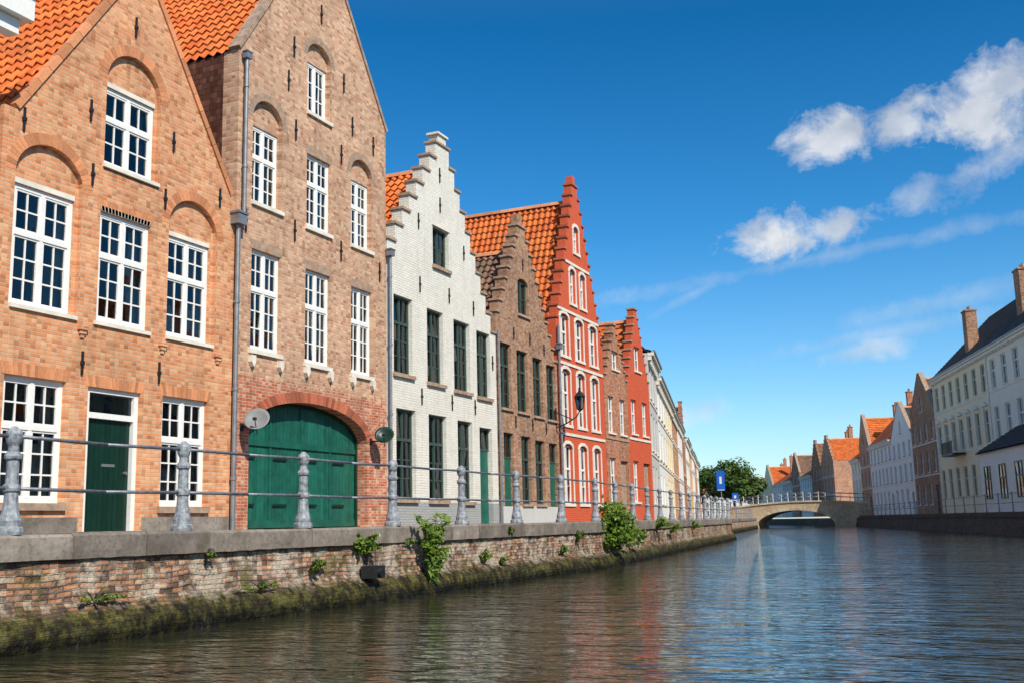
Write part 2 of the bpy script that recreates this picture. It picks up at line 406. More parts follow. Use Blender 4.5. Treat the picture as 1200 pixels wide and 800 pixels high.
def body(P,w,depth,ze,zr,uc,y0,smat,rmat,zel=None,zer=None,hi=True,rf=True,ry=None):
    zel=zel if zel is not None else ze;zer=zer if zer is not None else ze
    ry=y0 if ry is None else ry
    mb=MB()
    t=.25
    mb.box(0.004,t,y0,depth,0,zel);mb.box(w-t,w-.004,y0,depth,0,zer)
    mb.prism([(t,0),(w-t,0),(w-t,zer),(uc,zr-.1),(t,zel)],depth-t,depth-.004)
    mb.obj("side_and_back_walls",smat,P.e,recalc=True)
    sl=Vector((uc,0,zr-zel));roofplane(P,(0.0,ry,zel),(0,1,0),depth-ry,sl,sl.length,rmat,hi=hi)
    sr=Vector((uc-w,0,zr-zer));roofplane(P,(w,ry,zer),(0,1,0),depth-ry,sr,sr.length,rmat,"roof_tiles_far",hi=hi and rf)
    rb=MB()
    n=int((depth-y0)/.35)
    for i in range(n):
        ya=y0+(depth-y0)*i/n;yb=y0+(depth-y0)*(i+1)/n
        rb.prism([(uc-.14,zr-.06),(uc-.08,zr+.06),(uc,zr+.1),(uc+.08,zr+.06),(uc+.14,zr-.06)],ya,yb-.02)
    rb.obj("ridge_tiles",M['vous'],P.e)
def rooms(P,w,h,y):
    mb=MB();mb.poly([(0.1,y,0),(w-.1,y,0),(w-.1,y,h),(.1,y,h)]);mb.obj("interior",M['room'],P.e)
def anchors(P,pts,l=.5,y=0):
    mb=MB()
    for (u,z) in pts:
        mb.box(u-.018,u+.018,y-.035,y-.005,z-l/2,z+l/2);mb.box(u-.035,u+.035,y-.045,y-.004,z-.03,z+.03)
    mb.obj("wall_anchors",M['iron'],P.e)
def sills(P,lst,mat,over=.06,th=.08,pr=.07,y=0):
    mb=MB()
    for(u0,u1,z) in lst: mb.box(u0-over,u1+over,y-pr,y+.09,z-th,z-.003)
    mb.obj("window_sills",mat,P.e)
def steps(uL,uR,zL,zR,ua,wa,za,nL,nR):
    pts=[(uL,0),];caps=[]
    du=(ua-wa/2-uL)/nL;dz=(za-zL)/nL
    for i in range(nL):
        x0=uL+du*i;x1=uL+du*(i+1);z=zL+dz*i
        pts+=[(x0,z),(x1,z)];caps.append((x0,x1,z))
    pts+=[(ua-wa/2,za),(ua+wa/2,za)];caps.append((ua-wa/2,ua+wa/2,za))
    du=(uR-ua-wa/2)/nR;dz=(za-zR)/nR
    for i in range(nR):
        x0=ua+wa/2+du*i;x1=x0+du;z=za-dz*(i+1)
        pts+=[(x0,z),(x1,z)];caps.append((x0,x1,z))
    pts.append((uR,0))
    return pts[::-1],caps
def capobj(P,caps,mat,th=.07,o=.04,yd=.35):
    mb=MB()
    for a,b,z in caps: mb.box(a-o,b+o,-.05,yd+.04,z+.002,z+th)
    mb.obj("gable_step_caps",mat,P.e)
XF=-13.97
R90=radians(90)
def rake(P,p,q,th=.09,mat=None,y1=.4):
    p=Vector((p[0],0,p[1]));q=Vector((q[0],0,q[1]));d=(q-p).normalized();n=Vector((-d.z,0,d.x))
    if n.z<0:n=-n
    mb=MB();L=(q-p).length;k=int(L/.35)
    for i in range(k):
        a=p+d*(L*i/k+.005);b=p+d*(L*(i+1)/k-.005)
        mb.prism([(a.x+n.x*.003,a.z+n.z*.003),(b.x+n.x*.003,b.z+n.z*.003),(b.x+n.x*th,b.z+n.z*th),(a.x+n.x*th,a.z+n.z*th)],-.04,y1)
    mb.obj("gable_coping",mat or M['cap'],P.e)
# ================================================================== house 1 (orange brick gable)
u0=11.62
P=Bld("orange_brick_gabled_house",(XF,u0,ZB),R90)
w=17.42-u0
def Z(z): return z-ZB
outer=[(0,0),(w,0),(w,Z(8.08)),(w-.2,Z(8.10)),(14.58-u0+.22,Z(11.62)),(14.58-u0-.22,Z(11.62)),(.27,Z(8.08)),(0,Z(8.08))]
W=[(11.97,13.22,4.87,6.89),(13.73,14.97,4.87,6.86),(15.51,16.73,4.88,6.86)]
AT=(13.79,15.07,7.74,9.24)
Gd=[(11.90,13.14,1.74,3.74),(15.43,16.69,1.70,3.74)];DR=(13.62,14.87,1.24,3.72)
niche=[archhole(11.90-u0,13.32-u0,Z(4.80),Z(7.05),.62),archhole(15.46-u0,16.86-u0,Z(4.80),Z(7.05),.62),archhole(13.76-u0,15.14-u0,Z(7.64),Z(9.34),.66)]
rect=lambda a:[(a[0]-u0,Z(a[2])),(a[1]-u0,Z(a[2])),(a[1]-u0,Z(a[3])),(a[0]-u0,Z(a[3]))]
mb=MB();panel(mb,outer,niche+[rect(W[1]),rect(Gd[0]),rect(Gd[1]),rect((DR[0],DR[1],ZB+.02,DR[3]))],0,.1)
mb2=MB();panel(mb2,outer,[rect(x) for x in W+[AT]+Gd]+[rect((DR[0],DR[1],ZB+.02,DR[3]))],.1,.35)
b=len(mb.v);mb.v+=mb2.v;mb.f+=[tuple(i+b for i in f) for f in mb2.f]
mb.obj("front_wall",M['b1'],P.e)
for a,cu in zip(W,['s','s','sl']): window(P,a[0]-u0,a[1]-u0,Z(a[2]),Z(a[3]),.13 if a!=W[1] else .06,M['wood'],curtain=cu)
window(P,AT[0]-u0,AT[1]-u0,Z(AT[2]),Z(AT[3]),.13,M['wood'],rt=1,rb=2,curtain='s')
for a in Gd: window(P,a[0]-u0,a[1]-u0,Z(a[2]),Z(a[3]),.08,M['wood'],curtain='sl')
sills(P,[(a[0]-u0,a[1]-u0,Z(a[2])) for a in W+[AT]],M['trim'],th=.07,pr=.05)
sills(P,[(a[0]-u0,a[1]-u0,Z(a[2])) for a in Gd],M['cap'],th=.12,pr=.07)
ab=MB()
for n_ in [(11.90,13.32,7.05,.62),(15.46,16.86,7.05,.62),(13.76,15.14,9.34,.66)]:
    archring(ab,n_[0]-u0,n_[1]-u0,Z(n_[2]),n_[3],.2,-.004,.05,gap=.04)
for a in [W[1],Gd[0],Gd[1],DR]: flatarch(ab,a[0]-u0-.05,a[1]-u0+.05,Z(a[3])+.004,.2,-.004,.05)
ab.obj("brick_arches",M['vous'],P.e)
tb=MB()
for a in W: tb.box(a[0]-u0,a[1]-u0,.085 if a!=W[1] else -.004,.16,Z(a[3])+.003,Z(a[3])+.09)
tb.box(AT[0]-u0,AT[1]-u0,.085,.16,Z(AT[3])+.003,Z(AT[3])+.09);tb.obj("lintels",M['trim'],P.e)
cb=MB()
for x in (13.42,15.36,16.94): 
    for k in range(3): cb.box(x-u0-.1+.03*k,x-u0+.1-.03*k,-.07+.02*k,-.002,Z(4.72)-.066*(k+1),Z(4.72)-.066*k-.004)
cb.obj("corbels",M['b1'],P.e)
d0,d1=DR[0]-u0,DR[1]-u0;dt=Z(DR[3])
fb=MB();fb.box(d0,d0+.1,.06,.3,.02,dt);fb.box(d1-.1,d1,.06,.3,.02,dt);fb.box(d0+.1,d1-.1,.06,.3,dt-.08,dt);fb.box(d0+.1,d1-.1,.065,.25,dt-.52,dt-.42)
fb.obj("door_frame",M['wood'],P.e)
gb=MB();gb.poly([(d0+.1,.12,dt-.42),(d1-.1,.12,dt-.42),(d1-.1,.125,dt-.08),(d0+.1,.125,dt-.08)]);gb.obj("door_transom_pane",M['glass'],P.e)
pb=MB();nn=9
for i in range(nn):
    a=d0+.1+(d1-d0-.2)*i/nn;b_=d0+.1+(d1-d0-.2)*(i+1)/nn
    pb.box(a+.004,b_-.004,.14,.19,.04,dt-.52)
pb.box(d0+.1,d1-.1,.15,.2,.03,dt-.52);pb.obj("door",M['dgreen'],P.e)
kb=MB();kb.tube((d1-.2,.08,1.05),(d1-.2,.14,1.05),.03);kb.box(d0+.5,d0+.8,.125,.138,1.15,1.2);kb.obj("door_fittings",M['zinc'],P.e)
sb=MB();sb.box(d0-.1,d1+.1,-.25,.05,0,.04);sb.box(.0,d0-.12,-.012,-.002,.0,.28);sb.box(d1+.12,w,-.012,-.002,0,.28);sb.obj("plinth_and_step",M['coping'],P.e)
rake(P,outer[6],outer[5],mat=M['vous'],y1=.10,th=.12);rake(P,outer[4],outer[3],mat=M['vous'],y1=.1,th=.12)
chb=MB();chb.box(14.58-u0-.25,14.58-u0+.25,.05,.4,Z(11.6),Z(12.3));chb.obj("gable_finial_block",M['b1'],P.e)
anchors(P,[(x-u0,Z(z)) for x,z in [(13.5,7.45),(15.32,7.5),(13.4,8.6),(15.5,8.7),(14.4,10.6),(13.45,4.1),(15.3,4.15),(12.0,7.95),(16.9,7.95)]],l=.4)
body(P,w,9,Z(7.95),Z(11.95),14.56-u0,.35,M['b1'],M['tile'],zel=Z(7.82),zer=Z(7.82),ry=.11)
rooms(P,w,Z(8.0),1.0)
# ================================================================== house 2 (tall tan brick gable)
u0=17.45;w=23.55-u0
P=Bld("tan_brick_gabled_house",(XF,u0,ZB),R90)
ua=20.5-u0
outer=[(0,0),(w,0),(w,Z(11.60)),(ua+.25,Z(15.6)),(ua-.25,Z(15.6)),(0,Z(11.45))]
w2=[(17.99,19.0,8.2,9.97),(19.97,20.95,8.14,9.90),(21.90,22.85,8.15,9.88)]
w1=[(17.98,19.0,4.98,7.15),(19.95,20.95,4.94,7.12),(21.88,22.83,4.93,7.08)]
at=(20.0,20.92,10.95,12.27)
gar=(18.0,22.62)
H1=[archhole(17.95-u0,19.04-u0,Z(8.14),Z(10.1),.5),archhole(21.86-u0,22.89-u0,Z(8.09),Z(10.0),.45),archhole(19.96-u0,20.96-u0,Z(10.9),Z(12.36),.42),rect(w2[1])]+[rect(x) for x in w1]+[archhole(gar[0]-u0,gar[1]-u0,.01,Z(3.25),.78,20)]
H2=[rect(x) for x in w2+w1+[at]]+[archhole(gar[0]-u0,gar[1]-u0,.01,Z(3.25),.78,20)]
mb=MB();panel(mb,outer,H1,0,.12);panel(mb,outer,H2,.12,.42);mb.obj("front_wall",M['b2'],P.e)
for i,a in enumerate(w2): window(P,a[0]-u0,a[1]-u0,Z(a[2]),Z(a[3]),.15 if i!=1 else .07,M['wood'],curtain=random.choice(['s','l','s']),fw=.06)
for a in w1: window(P,a[0]-u0,a[1]-u0,Z(a[2]),Z(a[3]),.07,M['wood'],curtain=random.choice(['s','l']),fw=.06)
window(P,at[0]-u0,at[1]-u0,Z(at[2]),Z(at[3]),.15,M['wood'],rt=0,rb=3,curtain=None,fw=.06)
sills(P,[(a[0]-u0,a[1]-u0,Z(a[2])) for a in w2+w1+[at]],M['trim'],th=.09,pr=.06)
ab=MB()
for n_ in [(17.95,19.04,10.1,.5),(21.86,22.89,10.0,.45),(19.96,20.96,12.36,.42)]: archring(ab,n_[0]-u0,n_[1]-u0,Z(n_[2]),n_[3],.18,-.004,.05)
for a in [w2[1]]+w1: flatarch(ab,a[0]-u0-.04,a[1]-u0+.04,Z(a[3])+.004,.2,-.004,.05)
ab.obj("brick_arches",M['cap'],P.e)
ab=MB();archring(ab,gar[0]-u0,gar[1]-u0,Z(3.25),.78,.24,-.005,.06,nb=62);ab.obj("garage_arch",M['vousr'],P.e)
cb=MB()
for x in (18.0,18.98,19.97,20.93,21.9,22.8):
    cb.prism([(x-u0-.07,Z(4.84)),(x-u0-.07,Z(4.7)),(x-u0,Z(4.6)),(x-u0+.07,Z(4.7)),(x-u0+.07,Z(4.84))],-.1,-.002)
cb.obj("corbels",M['trim'],P.e)
gd=MB();ga,gb_=gar[0]-u0,gar[1]-u0;gc=(ga+gb_)/2;gw=(gb_-ga)/2;zs=Z(3.25)
def arcz(x): return zs+.78*sqrt(max(0,1-((x-gc)/gw)**2))
nn=34
for i in range(nn):
    a=ga+.06+(gb_-ga-.12)*i/nn+.004;b_=ga+.06+(gb_-ga-.12)*(i+1)/nn-.004
    gd.prism([(a,.03),(b_,.03),(b_,arcz(b_)-.02),(a,arcz(a)-.02)],.34,.38)
for fr in (.25,.5,.75):
    x=ga+(gb_-ga)*fr;gd.box(x-.035,x+.035,.315,.34,.04,arcz(x)-.05)
gd.box(ga+.06,gb_-.06,.30,.338,1.78,1.9);gd.box(ga+.06,gb_-.06,.31,.338,.04,.2)
gd.box(ga+.06,gb_-.06,.385,.40,.02,zs)
gd.obj("garage_door",M['green'],P.e)
fb=MB();archring(fb,ga+.001,gb_-.001,zs,.78-.002,-.07,.28,.37,nb=30,gap=0.);fb.box(ga,ga+.07,.28,.37,.02,zs);fb.box(gb_-.07,gb_,.28,.37,.02,zs);fb.obj("garage_frame",M['dgreen'],P.e)
hb=MB()
for fr in(.02,.27,.52,.77):
    for z in(.5,1.5):
        x=ga+(gb_-ga)*fr;hb.box(x,x+.5,.298,.304,z,z+.05)
hb.obj("strap_hinges",M['dgreen'],P.e)
rake(P,outer[5],outer[4],y1=.25);rake(P,outer[3],outer[2],y1=.25)
anchors(P,[(x-u0,Z(z)) for x,z in [(19.5,10.3),(21.4,10.3),(19.5,7.9),(21.4,7.85),(23.2,7.7),(17.75,7.7),(19.4,12.3),(21.5,12.2),(20.5,13.6),(20.5,14.5),(19.2,11.4),(21.9,11.2),(22.9,11.0)]])
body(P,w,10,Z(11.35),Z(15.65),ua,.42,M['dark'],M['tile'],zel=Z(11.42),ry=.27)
rooms(P,w,Z(11.0),1.0)
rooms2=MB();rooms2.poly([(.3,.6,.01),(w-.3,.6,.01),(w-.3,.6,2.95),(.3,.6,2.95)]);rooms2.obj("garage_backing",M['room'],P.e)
# ================================================================== house 3 (white stepped gable)
u0=23.62;w=30.28-u0
P=Bld("white_stepped_gable_house",(XF,u0,ZB),R90)
ua=26.8-u0
outer,caps=steps(0,w,Z(8.7),Z(7.15),ua,.85,Z(12.25),7,9)
w1=[(23.93,24.93,5.2,7.28),(25.76,26.72,5.15,7.22),(27.38,28.42,5.1,7.17),(28.9,29.86,5.06,7.08)]
g1=[(24.04,25.07,1.94,4.28),(25.8,26.85,1.92,4.26),(27.55,28.5,1.9,4.23)]
dr=(29.0,29.88,1.25,4.13);at=(26.15,27.14,8.54,9.7)
mb=MB();panel(mb,outer,[rect(x) for x in w1+g1+[dr,at]],0,.32);mb.obj("front_wall",M['white'],P.e)
for a in w1+g1: window(P,a[0]-u0,a[1]-u0,Z(a[2]),Z(a[3]),.12,M['gwood'],panes=1,rt=1,rb=3,split=.66,fw=.06,detail=1,curtain=random.choice([None,'s','l']))
window(P,at[0]-u0,at[1]-u0,Z(at[2]),Z(at[3]),.12,M['gwood'],panes=1,rt=0,rb=2,fw=.06,detail=1)
sills(P,[(a[0]-u0,a[1]-u0,Z(a[2])) for a in w1+g1+[at]],M['cap'],th=.1,pr=.08)
lb=MB();lb.box(at[0]-u0-.05,at[1]-u0+.05,-.03,.1,Z(9.7)+.003,Z(9.7)+.1);lb.obj("lintel",M['trim'],P.e)
db=MB();db.box(dr[0]-u0+.05,dr[1]-u0-.05,.14,.2,.02,Z(3.45));db.obj("door",M['green'],P.e)
window(P,dr[0]-u0,dr[1]-u0,Z(3.45),Z(4.13),.12,M['gwood'],cols=1,panes=2,rt=0,rb=1,fw=.05,detail=1)
capobj(P,caps,M['cap'],yd=.32)
pb=MB();pb.box(ua-.25,ua+.25,.0,.3,Z(12.32),Z(12.55));pb.box(ua-.32,ua+.32,-.05,.35,Z(12.552),Z(12.62));pb.obj("gable_finial_block",M['white'],P.e)
anchors(P,[(x-u0,Z(z)) for x,z in [(25.35,7.8),(27.1,7.8),(28.7,7.7),(25.4,4.7),(27.2,4.7),(28.7,4.7),(26.6,10.4),(25.3,9.6),(28.1,9.3),(26.6,11.3),(30.0,6.2)]],l=.45)
body(P,w,10,Z(7.4),Z(11.6),ua,.32,M['b4'],M['tile'],zel=Z(8.3),zer=Z(7.0))
rooms(P,w,Z(8.),1.0)
# ================================================================== house 4 (brown stepped gable)
u0=30.33;w=35.5-u0
P=Bld("brown_brick_stepped_gable_house",(XF,u0,ZB),R90)
ua=32.55-u0
outer,caps=steps(0,w,Z(7.9),Z(6.9),ua,.7,Z(11.2),8,10)
w1=[(30.62,31.46,4.88,6.98),(31.92,32.82,4.86,6.9),(33.28,34.12,4.83,6.84),(34.5,35.33,4.8,6.74)]
g1=[(32.14,32.92,1.86,4.07),(33.31,34.12,1.86,4.0)]
dr=[(30.75,31.52,1.25,4.1),(34.55,35.33,1.25,3.98)];at=(32.15,33.05,8.14,9.2)
mb=MB();panel(mb,outer,[rect(x) for x in w1+g1+dr]+[archhole(at[0]-u0,at[1]-u0,Z(at[2]),Z(at[3]),.2)],0,.32);mb.obj("front_wall",M['b4'],P.e)
for a in w1+g1: window(P,a[0]-u0,a[1]-u0,Z(a[2]),Z(a[3]),.1,M['gwood'],panes=1,rt=1,rb=3,split=.66,fw=.05,detail=1,curtain=random.choice([None,'s','l']))
window(P,at[0]-u0,at[1]-u0,Z(at[2]),Z(at[3])+.12,.1,M['gwood'],panes=1,rt=0,rb=2,fw=.06,detail=1)
sills(P,[(a[0]-u0,a[1]-u0,Z(a[2])) for a in w1+g1+[at]],M['cap'])
for d in dr:
    db=MB();db.box(d[0]-u0+.03,d[1]-u0-.03,.12,.18,.02,Z(3.3));db.obj("door",M['green'],P.e)
    window(P,d[0]-u0,d[1]-u0,Z(3.3),Z(d[3]),.1,M['gwood'],cols=1,panes=2,rt=0,rb=1,fw=.05,detail=1)
capobj(P,caps,M['cap'],yd=.32)
pb=MB();pb.box(0,w,-.012,-.002,0,.55);pb.obj("plinth",M['grey_r'],P.e)
pb=MB();pb.box(ua-.16,ua+.16,.02,.3,Z(11.28),Z(11.65));pb.obj("gable_finial_block",M['b4'],P.e)
anchors(P,[(x-u0,Z(z)) for x,z in [(31.7,7.4),(33.05,7.4),(34.3,7.2),(31.7,4.5),(33.1,4.5),(34.3,4.45),(32.6,9.9)]],l=.4)
body(P,w,10,Z(7.),Z(10.4),ua,.32,M['b4'],M['tile2'],zel=Z(7.6),zer=Z(6.7))
rooms(P,w,Z(7.5),1.0)
# ================================================================== house 5 (tall red stepped gable)
u0=35.56;w=40.62-u0
P=Bld("red_stepped_gable_house",(XF,u0,ZB),R90)
ua=37.95-u0
outer,caps=steps(0,w,Z(8.6),Z(8.3),ua,.6,Z(14.2),12,12)
wr=[]
cx=[ua-1.55,ua,ua+1.55]
for zb,zt in [(1.9,3.9),(4.75,6.65),(7.3,8.7)]:
    for c in cx: wr.append((c-.42,c+.42,Z(zb),Z(zt)))
wr+= [(ua-.85,ua-.25,Z(9.4),Z(10.6)),(ua+.25,ua+.85,Z(9.4),Z(10.6)),(ua-.28,ua+.28,Z(11.5),Z(12.4))]
mb=MB();panel(mb,outer,[archhole(a,b,c,d,.16) for a,b,c,d in wr],0,.32);mb.obj("front_wall",M['red'],P.e)
tr=MB()
for a,b,c,d in wr:
    window(P,a,b,c,d+.1,.1,M['wood'],panes=1,rt=1,rb=2,fw=.06,detail=1)
    tr.box(a-.1,b+.1,-.05,.02,c-.1,c-.003)
    tr.box(a-.09,a-.003,-.025,.02,c,d);tr.box(b+.003,b+.09,-.025,.02,c,d)
    archring(tr,a,b,d+.003,.16,.12,-.03,.02,nb=5,gap=0.)
for z in (4.35,6.95,8.95,10.9): 
    ww=w if z<8.5 else (4.4 if z<9 else 2.6)
    tr.box(max(.0,ua-ww/2),min(w,ua+ww/2),-.04,.0-.002,Z(z),Z(z)+.1)
tr.obj("white_stone_trim",M['trim'],P.e)
capobj(P,caps,M['vousr'],yd=.32,th=.08)
pb=MB();pb.box(ua-.15,ua+.15,.02,.3,Z(14.28),Z(14.6));pb.obj("gable_finial_block",M['red'],P.e)
body(P,w,11,Z(8.3),Z(13.6),ua,.32,M['red'],M['tile'])
rooms(P,w,Z(9.),1.0)
# ================================================================== generic houses
def house(name,loc,rz,w,ze,kind,wall,roof,zr=None,cols=3,rows=3,depth=9,frame=None,winw=.95,winh=1.75,dz0=.8,hi=False,nst=7,chim=True,trimline=True,door=True):
    P=Bld(name,loc,rz);frame=frame or M['wood'];zr=zr or ze+3
    holes=[];fl=(ze-.35)/rows
    for r in range(rows):
        for c in range(cols):
            uc=w*(c+.5)/cols;zb=dz0+fl*r;h=min(winh,fl-.75)*(1 if r<rows-1 else .85)
            if r==0 and door and c==cols-1: holes.append((uc-.5,uc+.5,.03,min(2.5,fl-.3),'d'))
            else: holes.append((uc-winw/2,uc+winw/2,zb,zb+h,'w'))
    if kind=='step':
        outer,caps=steps(0,w,ze,ze,w/2,w*.14,zr,nst,nst)
    elif kind=='gable':
        outer=[(0,0),(w,0),(w,ze),(w/2+.2,zr),(w/2-.2,zr),(0,ze)]
    else: outer=[(0,0),(w,0),(w,ze),(0,ze)]
    if kind!='para':
        zz=ze+.35;holes.append((w/2-.42,w/2+.42,zz,zz+min(1.3,(zr-ze)*.35),'w'))
    mb=MB();panel(mb,outer,[[(a,c),(b,c),(b,d),(a,d)] for a,b,c,d,k in holes],0,.3);mb.obj("front_wall",wall,P.e)
    sl=[]
    for a,b,c,d,k in holes:
        if k=='w':
            window(P,a,b,c,d,.1,frame,cols=2,panes=1,rt=1 if d-c>1.3 else 0,rb=2,fw=.07,detail=1,curtain=random.choice([None,None,'s','l','r']));sl.append((a,b,c))
        else:
            db=MB();db.box(a+.02,b-.02,.12,.18,c,d-.02);db.obj("door",random.choice([M['dgreen'],M['green'],M['cap']]),P.e)
    sills(P,sl,M['trim'] if wall!=M['white2'] else M['cap'],pr=.06)
    rooms(P,w,ze,.9)
    if kind=='para':
        mb=MB();mb.box(.004,.25,.3,depth,0,ze);mb.box(w-.25,w-.004,.3,depth,0,ze);mb.box(.25,w-.25,depth-.25,depth,0,ze)
        for uu in((.004,.25),(w-.25,w-.004)):
            b=len(mb.v);pts=[(.3,ze+.003),(depth,ze+.003),(depth/2+.15,zr-.08)]
            mb.v+=[(uu[0],p[0],p[1]) for p in pts]+[(uu[1],p[0],p[1]) for p in pts]
            mb.f+=[(b,b+1,b+2),(b+5,b+4,b+3),(b,b+3,b+4,b+1),(b+1,b+4,b+5,b+2),(b+2,b+5,b+3,b)]
        mb.obj("side_and_back_walls",wall,P.e,recalc=True)
        s=Vector((0,depth/2+.15+.15,zr-ze));roofplane(P,(-.03,-.15,ze+.08),(1,0,0),w+.06,s,s.length,roof,hi=hi)
        s=Vector((0,-(depth/2-.15),zr-ze));roofplane(P,(-.03,depth,ze+.08),(1,0,0),w+.06,s,s.length,roof,"roof_tiles_far",hi=False)
        cb=MB();cb.box(-.02,w+.02,-.3,-.002,ze-.12,ze+.02);cb.box(0,w,-.18,-.003,ze-.32,ze-.123)
        k=int(w/.5)
        for i in range(k): cb.box((i+.35)*w/k,(i+.6)*w/k,-.17,-.002,ze-.46,ze-.322)
        cb.obj("cornice",M['trim'],P.e)
        gb=MB();gb.box(-.02,w+.02,-.36,-.24,ze+.022,ze+.12);gb.obj("gutter",M['zinc'],P.e)
    else:
        body(P,w,depth,ze-.15,zr-.5,w/2,.3,wall,roof,hi=hi,rf=False)
        if kind=='step': capobj(P,caps,M['cap'],yd=.3)
        else:
            rake(P,(0,ze),(w/2-.2,zr),y1=.34);rake(P,(w/2+.2,zr),(w,ze),y1=.34)
    if trimline:
        tb=MB()
        for r in range(1,rows): tb.box(0.01,w-.01,-.035,-.002,dz0+fl*r-.28,dz0+fl*r-.18)
        tb.obj("string_course",M['trim'] if wall!=M['b6'] else M['cap'],P.e)
    if chim:
        for q in range(2 if w>10 else 1): chimney(P,w*(random.choice([.12,.88]) if w<=10 else (.15,.8)[q]),depth*.5,ze,zr+random.uniform(.6,1.5))
    return P
def chimney(P,cx,cy,z0,zt,hw=.4,hd=.3,mat=None):
    cb=MB()
    cb.box(cx-hw,cx+hw,cy-hd,cy+hd,z0,zt);cb.box(cx-hw-.06,cx+hw+.06,cy-hd-.06,cy+hd+.06,zt+.003,zt+.12)
    for k in(-.2,.2): cb.lathe((cx+k,cy,zt+.12),[(.11,0),(.09,.3),(.1,.32),(.0,.33)],8)
    cb.obj("chimney",mat or M['b6'],P.e)
P=house("white_corniced_house",(XF+.12,4.6,ZB),R90,6.3,8.2,'para',M['white2'],M['tile'],zr=9.9,cols=3,rows=3,depth=8,chim=False)
cb=MB();cb.box(-.1,6.75,-.75,-.37,7.95,8.38);cb.box(-.1,6.6,-.6,-.365,7.7,7.947);cb.box(-.1,6.85,-.85,-.375,8.383,8.5);cb.obj("deep_cornice",M['wood'],P.e)
house("brown_stepped_gable_house",(XF,40.68,ZB),R90,3.0,5.9,'step',M['b6'],M['tile'],zr=8.1,cols=2,rows=2,winw=.75,frame=M['wood'],nst=6)
house("red_brick_stepped_gable_house",(XF,43.7,ZB),R90,3.2,6.2,'step',M['red'],M['tile'],zr=9.3,cols=2,rows=2,winw=.75,nst=8)
az=radians(13.1);dx,dy=-sin(az),cos(az)
t=0;px,py=XF,46.95
specs=[("grey_corniced_house",6,7.6,'para',M['grey_r'],M['slate'],9.6),("white_corniced_house",8,7.2,'para',M['white2'],M['slate'],9.4),("cream_corniced_house",9,7.2,'para',M['cream'],M['tile'],9.4),
("orange_brick_house",9,7.1,'para',M['pink'],M['tile'],9.4),("white_house",10,7.2,'para',M['white2'],M['slate'],9.6),("brick_stepped_house",8,6.4,'step',M['b6'],M['tile'],10.2),
("white_house",11,7.3,'para',M['white2'],M['tile'],9.8),("ochre_house",10,7.1,'para',M['ochre'],M['tile'],9.4),("white_house",12,7.3,'para',M['white2'],M['slate'],9.8),("brick_house",12,7.2,'para',M['pink'],M['tile'],9.7),("white_house",12,7.4,'para',M['white2'],M['tile'],9.9)]
for nm,w,ze,kd,wl,rf,zr in specs:
    house(nm,(px+dx*t,py+dy*t,ZB),R90+az,w-.03,ze,kd,wl,rf,zr=zr,cols=max(3,int(w/2.1)),rows=3 if kd=='para' else 2)
    t+=w
def RX(y): return 2.6-.264*(y-71.5)
ra=atan2(-.967,.255)
def rhouse(nm,yfar,ynear,*a,**k):
    w=(yfar-ynear)/.967
    return house(nm,(RX(yfar),yfar,ZB),ra,w-.03,*a,**k)
rhouse("white_row_house",143,136,6.8,'para',M['creamw'],M['tile'],zr=10.8,cols=3,rows=3)
rhouse("brick_row_house",136,129,7.8,'gable',M['pink'],M['tile'],zr=11.8,cols=3,rows=3)
rhouse("white_row_house",129,116,7.6,'para',M['white2'],M['tile'],zr=12.4,cols=6,rows=3)
rhouse("white_house_dark_roof",116,106,7.5,'gable',M['white2'],M['slate'],zr=10.9,cols=4,rows=3)
rhouse("brown_brick_gable_house",106,96.2,8.6,'gable',M['b4'],M['tile2'],zr=12.4,cols=4,rows=3)
P=rhouse("cream_mansion",96.1,80,11.0,'para',M['cream'],M['slate'],zr=16.2,cols=7,rows=3,winw=1.15,winh=2.3,dz0=1.2,depth=10,frame=M['creamwood'],chim=False)
P2=rhouse("pale_mansion",80,60,11.0,'para',M['creamw'],M['slate'],zr=17.6,cols=8,rows=3,winw=1.15,winh=2.3,dz0=1.2,depth=10,chim=False)
chimney(P,8.4,1.3,11.05,15.2,.55,.4,M['b4']);chimney(P2,5.0,1.4,11.05,15.4,.6,.4,M['b4'])
qb=MB()
for i in range(22):
    wq=.5 if i%2 else .35
    qb.box(0,wq,-.05,-.002,.1+i*.48,.1+i*.48+.44);qb.box(16.6-wq,16.6,-.05,-.002,.1+i*.48,.1+i*.48+.44)
for c in range(7):
    uc=16.62*(c+.5)/7
    for z in (7.3,): qb.prism([(uc-.75,z),(uc+.75,z),(uc,z+.3)],-.16,-.003)
    qb.box(uc-.7,uc-.58,-.04,-.002,4.75,7.25);qb.box(uc+.58,uc+.7,-.04,-.002,4.75,7.25)
qb.obj("facade_mouldings",M['trim'],P.e)
bb=MB();bb.box(5.5,9,-1.0,-.05,4.35,4.5)
for i in range(18): bb.box(5.5+i*.2,5.53+i*.2,-.98,-.95,4.503,5.35)
bb.box(5.45,9.05,-1.0,-.93,5.353,5.42);bb.obj("balcony",M['iron'],P.e)
cn=MB();cn.box(6,20.5,-2.6,-.05,0,3.6);cn.obj("shopfront_annex",M['white2'],P2.e)
s=Vector((0,2.75,1.7));roofplane(P2,(5.8,-2.8,3.65),(1,0,0),14.9,s,s.length,M['slate'],"annex_roof",hi=False)
for k in range(4): window(P2,7+k*3.2,8.3+k*3.2,.8,2.8,-2.66,M['gwood'],panes=1,rt=1,rb=2,detail=1)
for i,(a,b,mm,zz) in enumerate([(60,46,'pink',8),(46,30,'cream',8.5),(30,14,'white2',8),(14,-4,'b6',8.5)]):  # houses out of view, added for warm reflections in the left row's windows
    house("unseen_right_bank_house",(RX(a)+2,a,ZB),ra,(a-b)/.967-.03,zz,'para',M[mm],M['tile'],cols=5,rows=3,zr=zz+3)
az2=radians(18);t=0;bx,by=-20.6,159.5
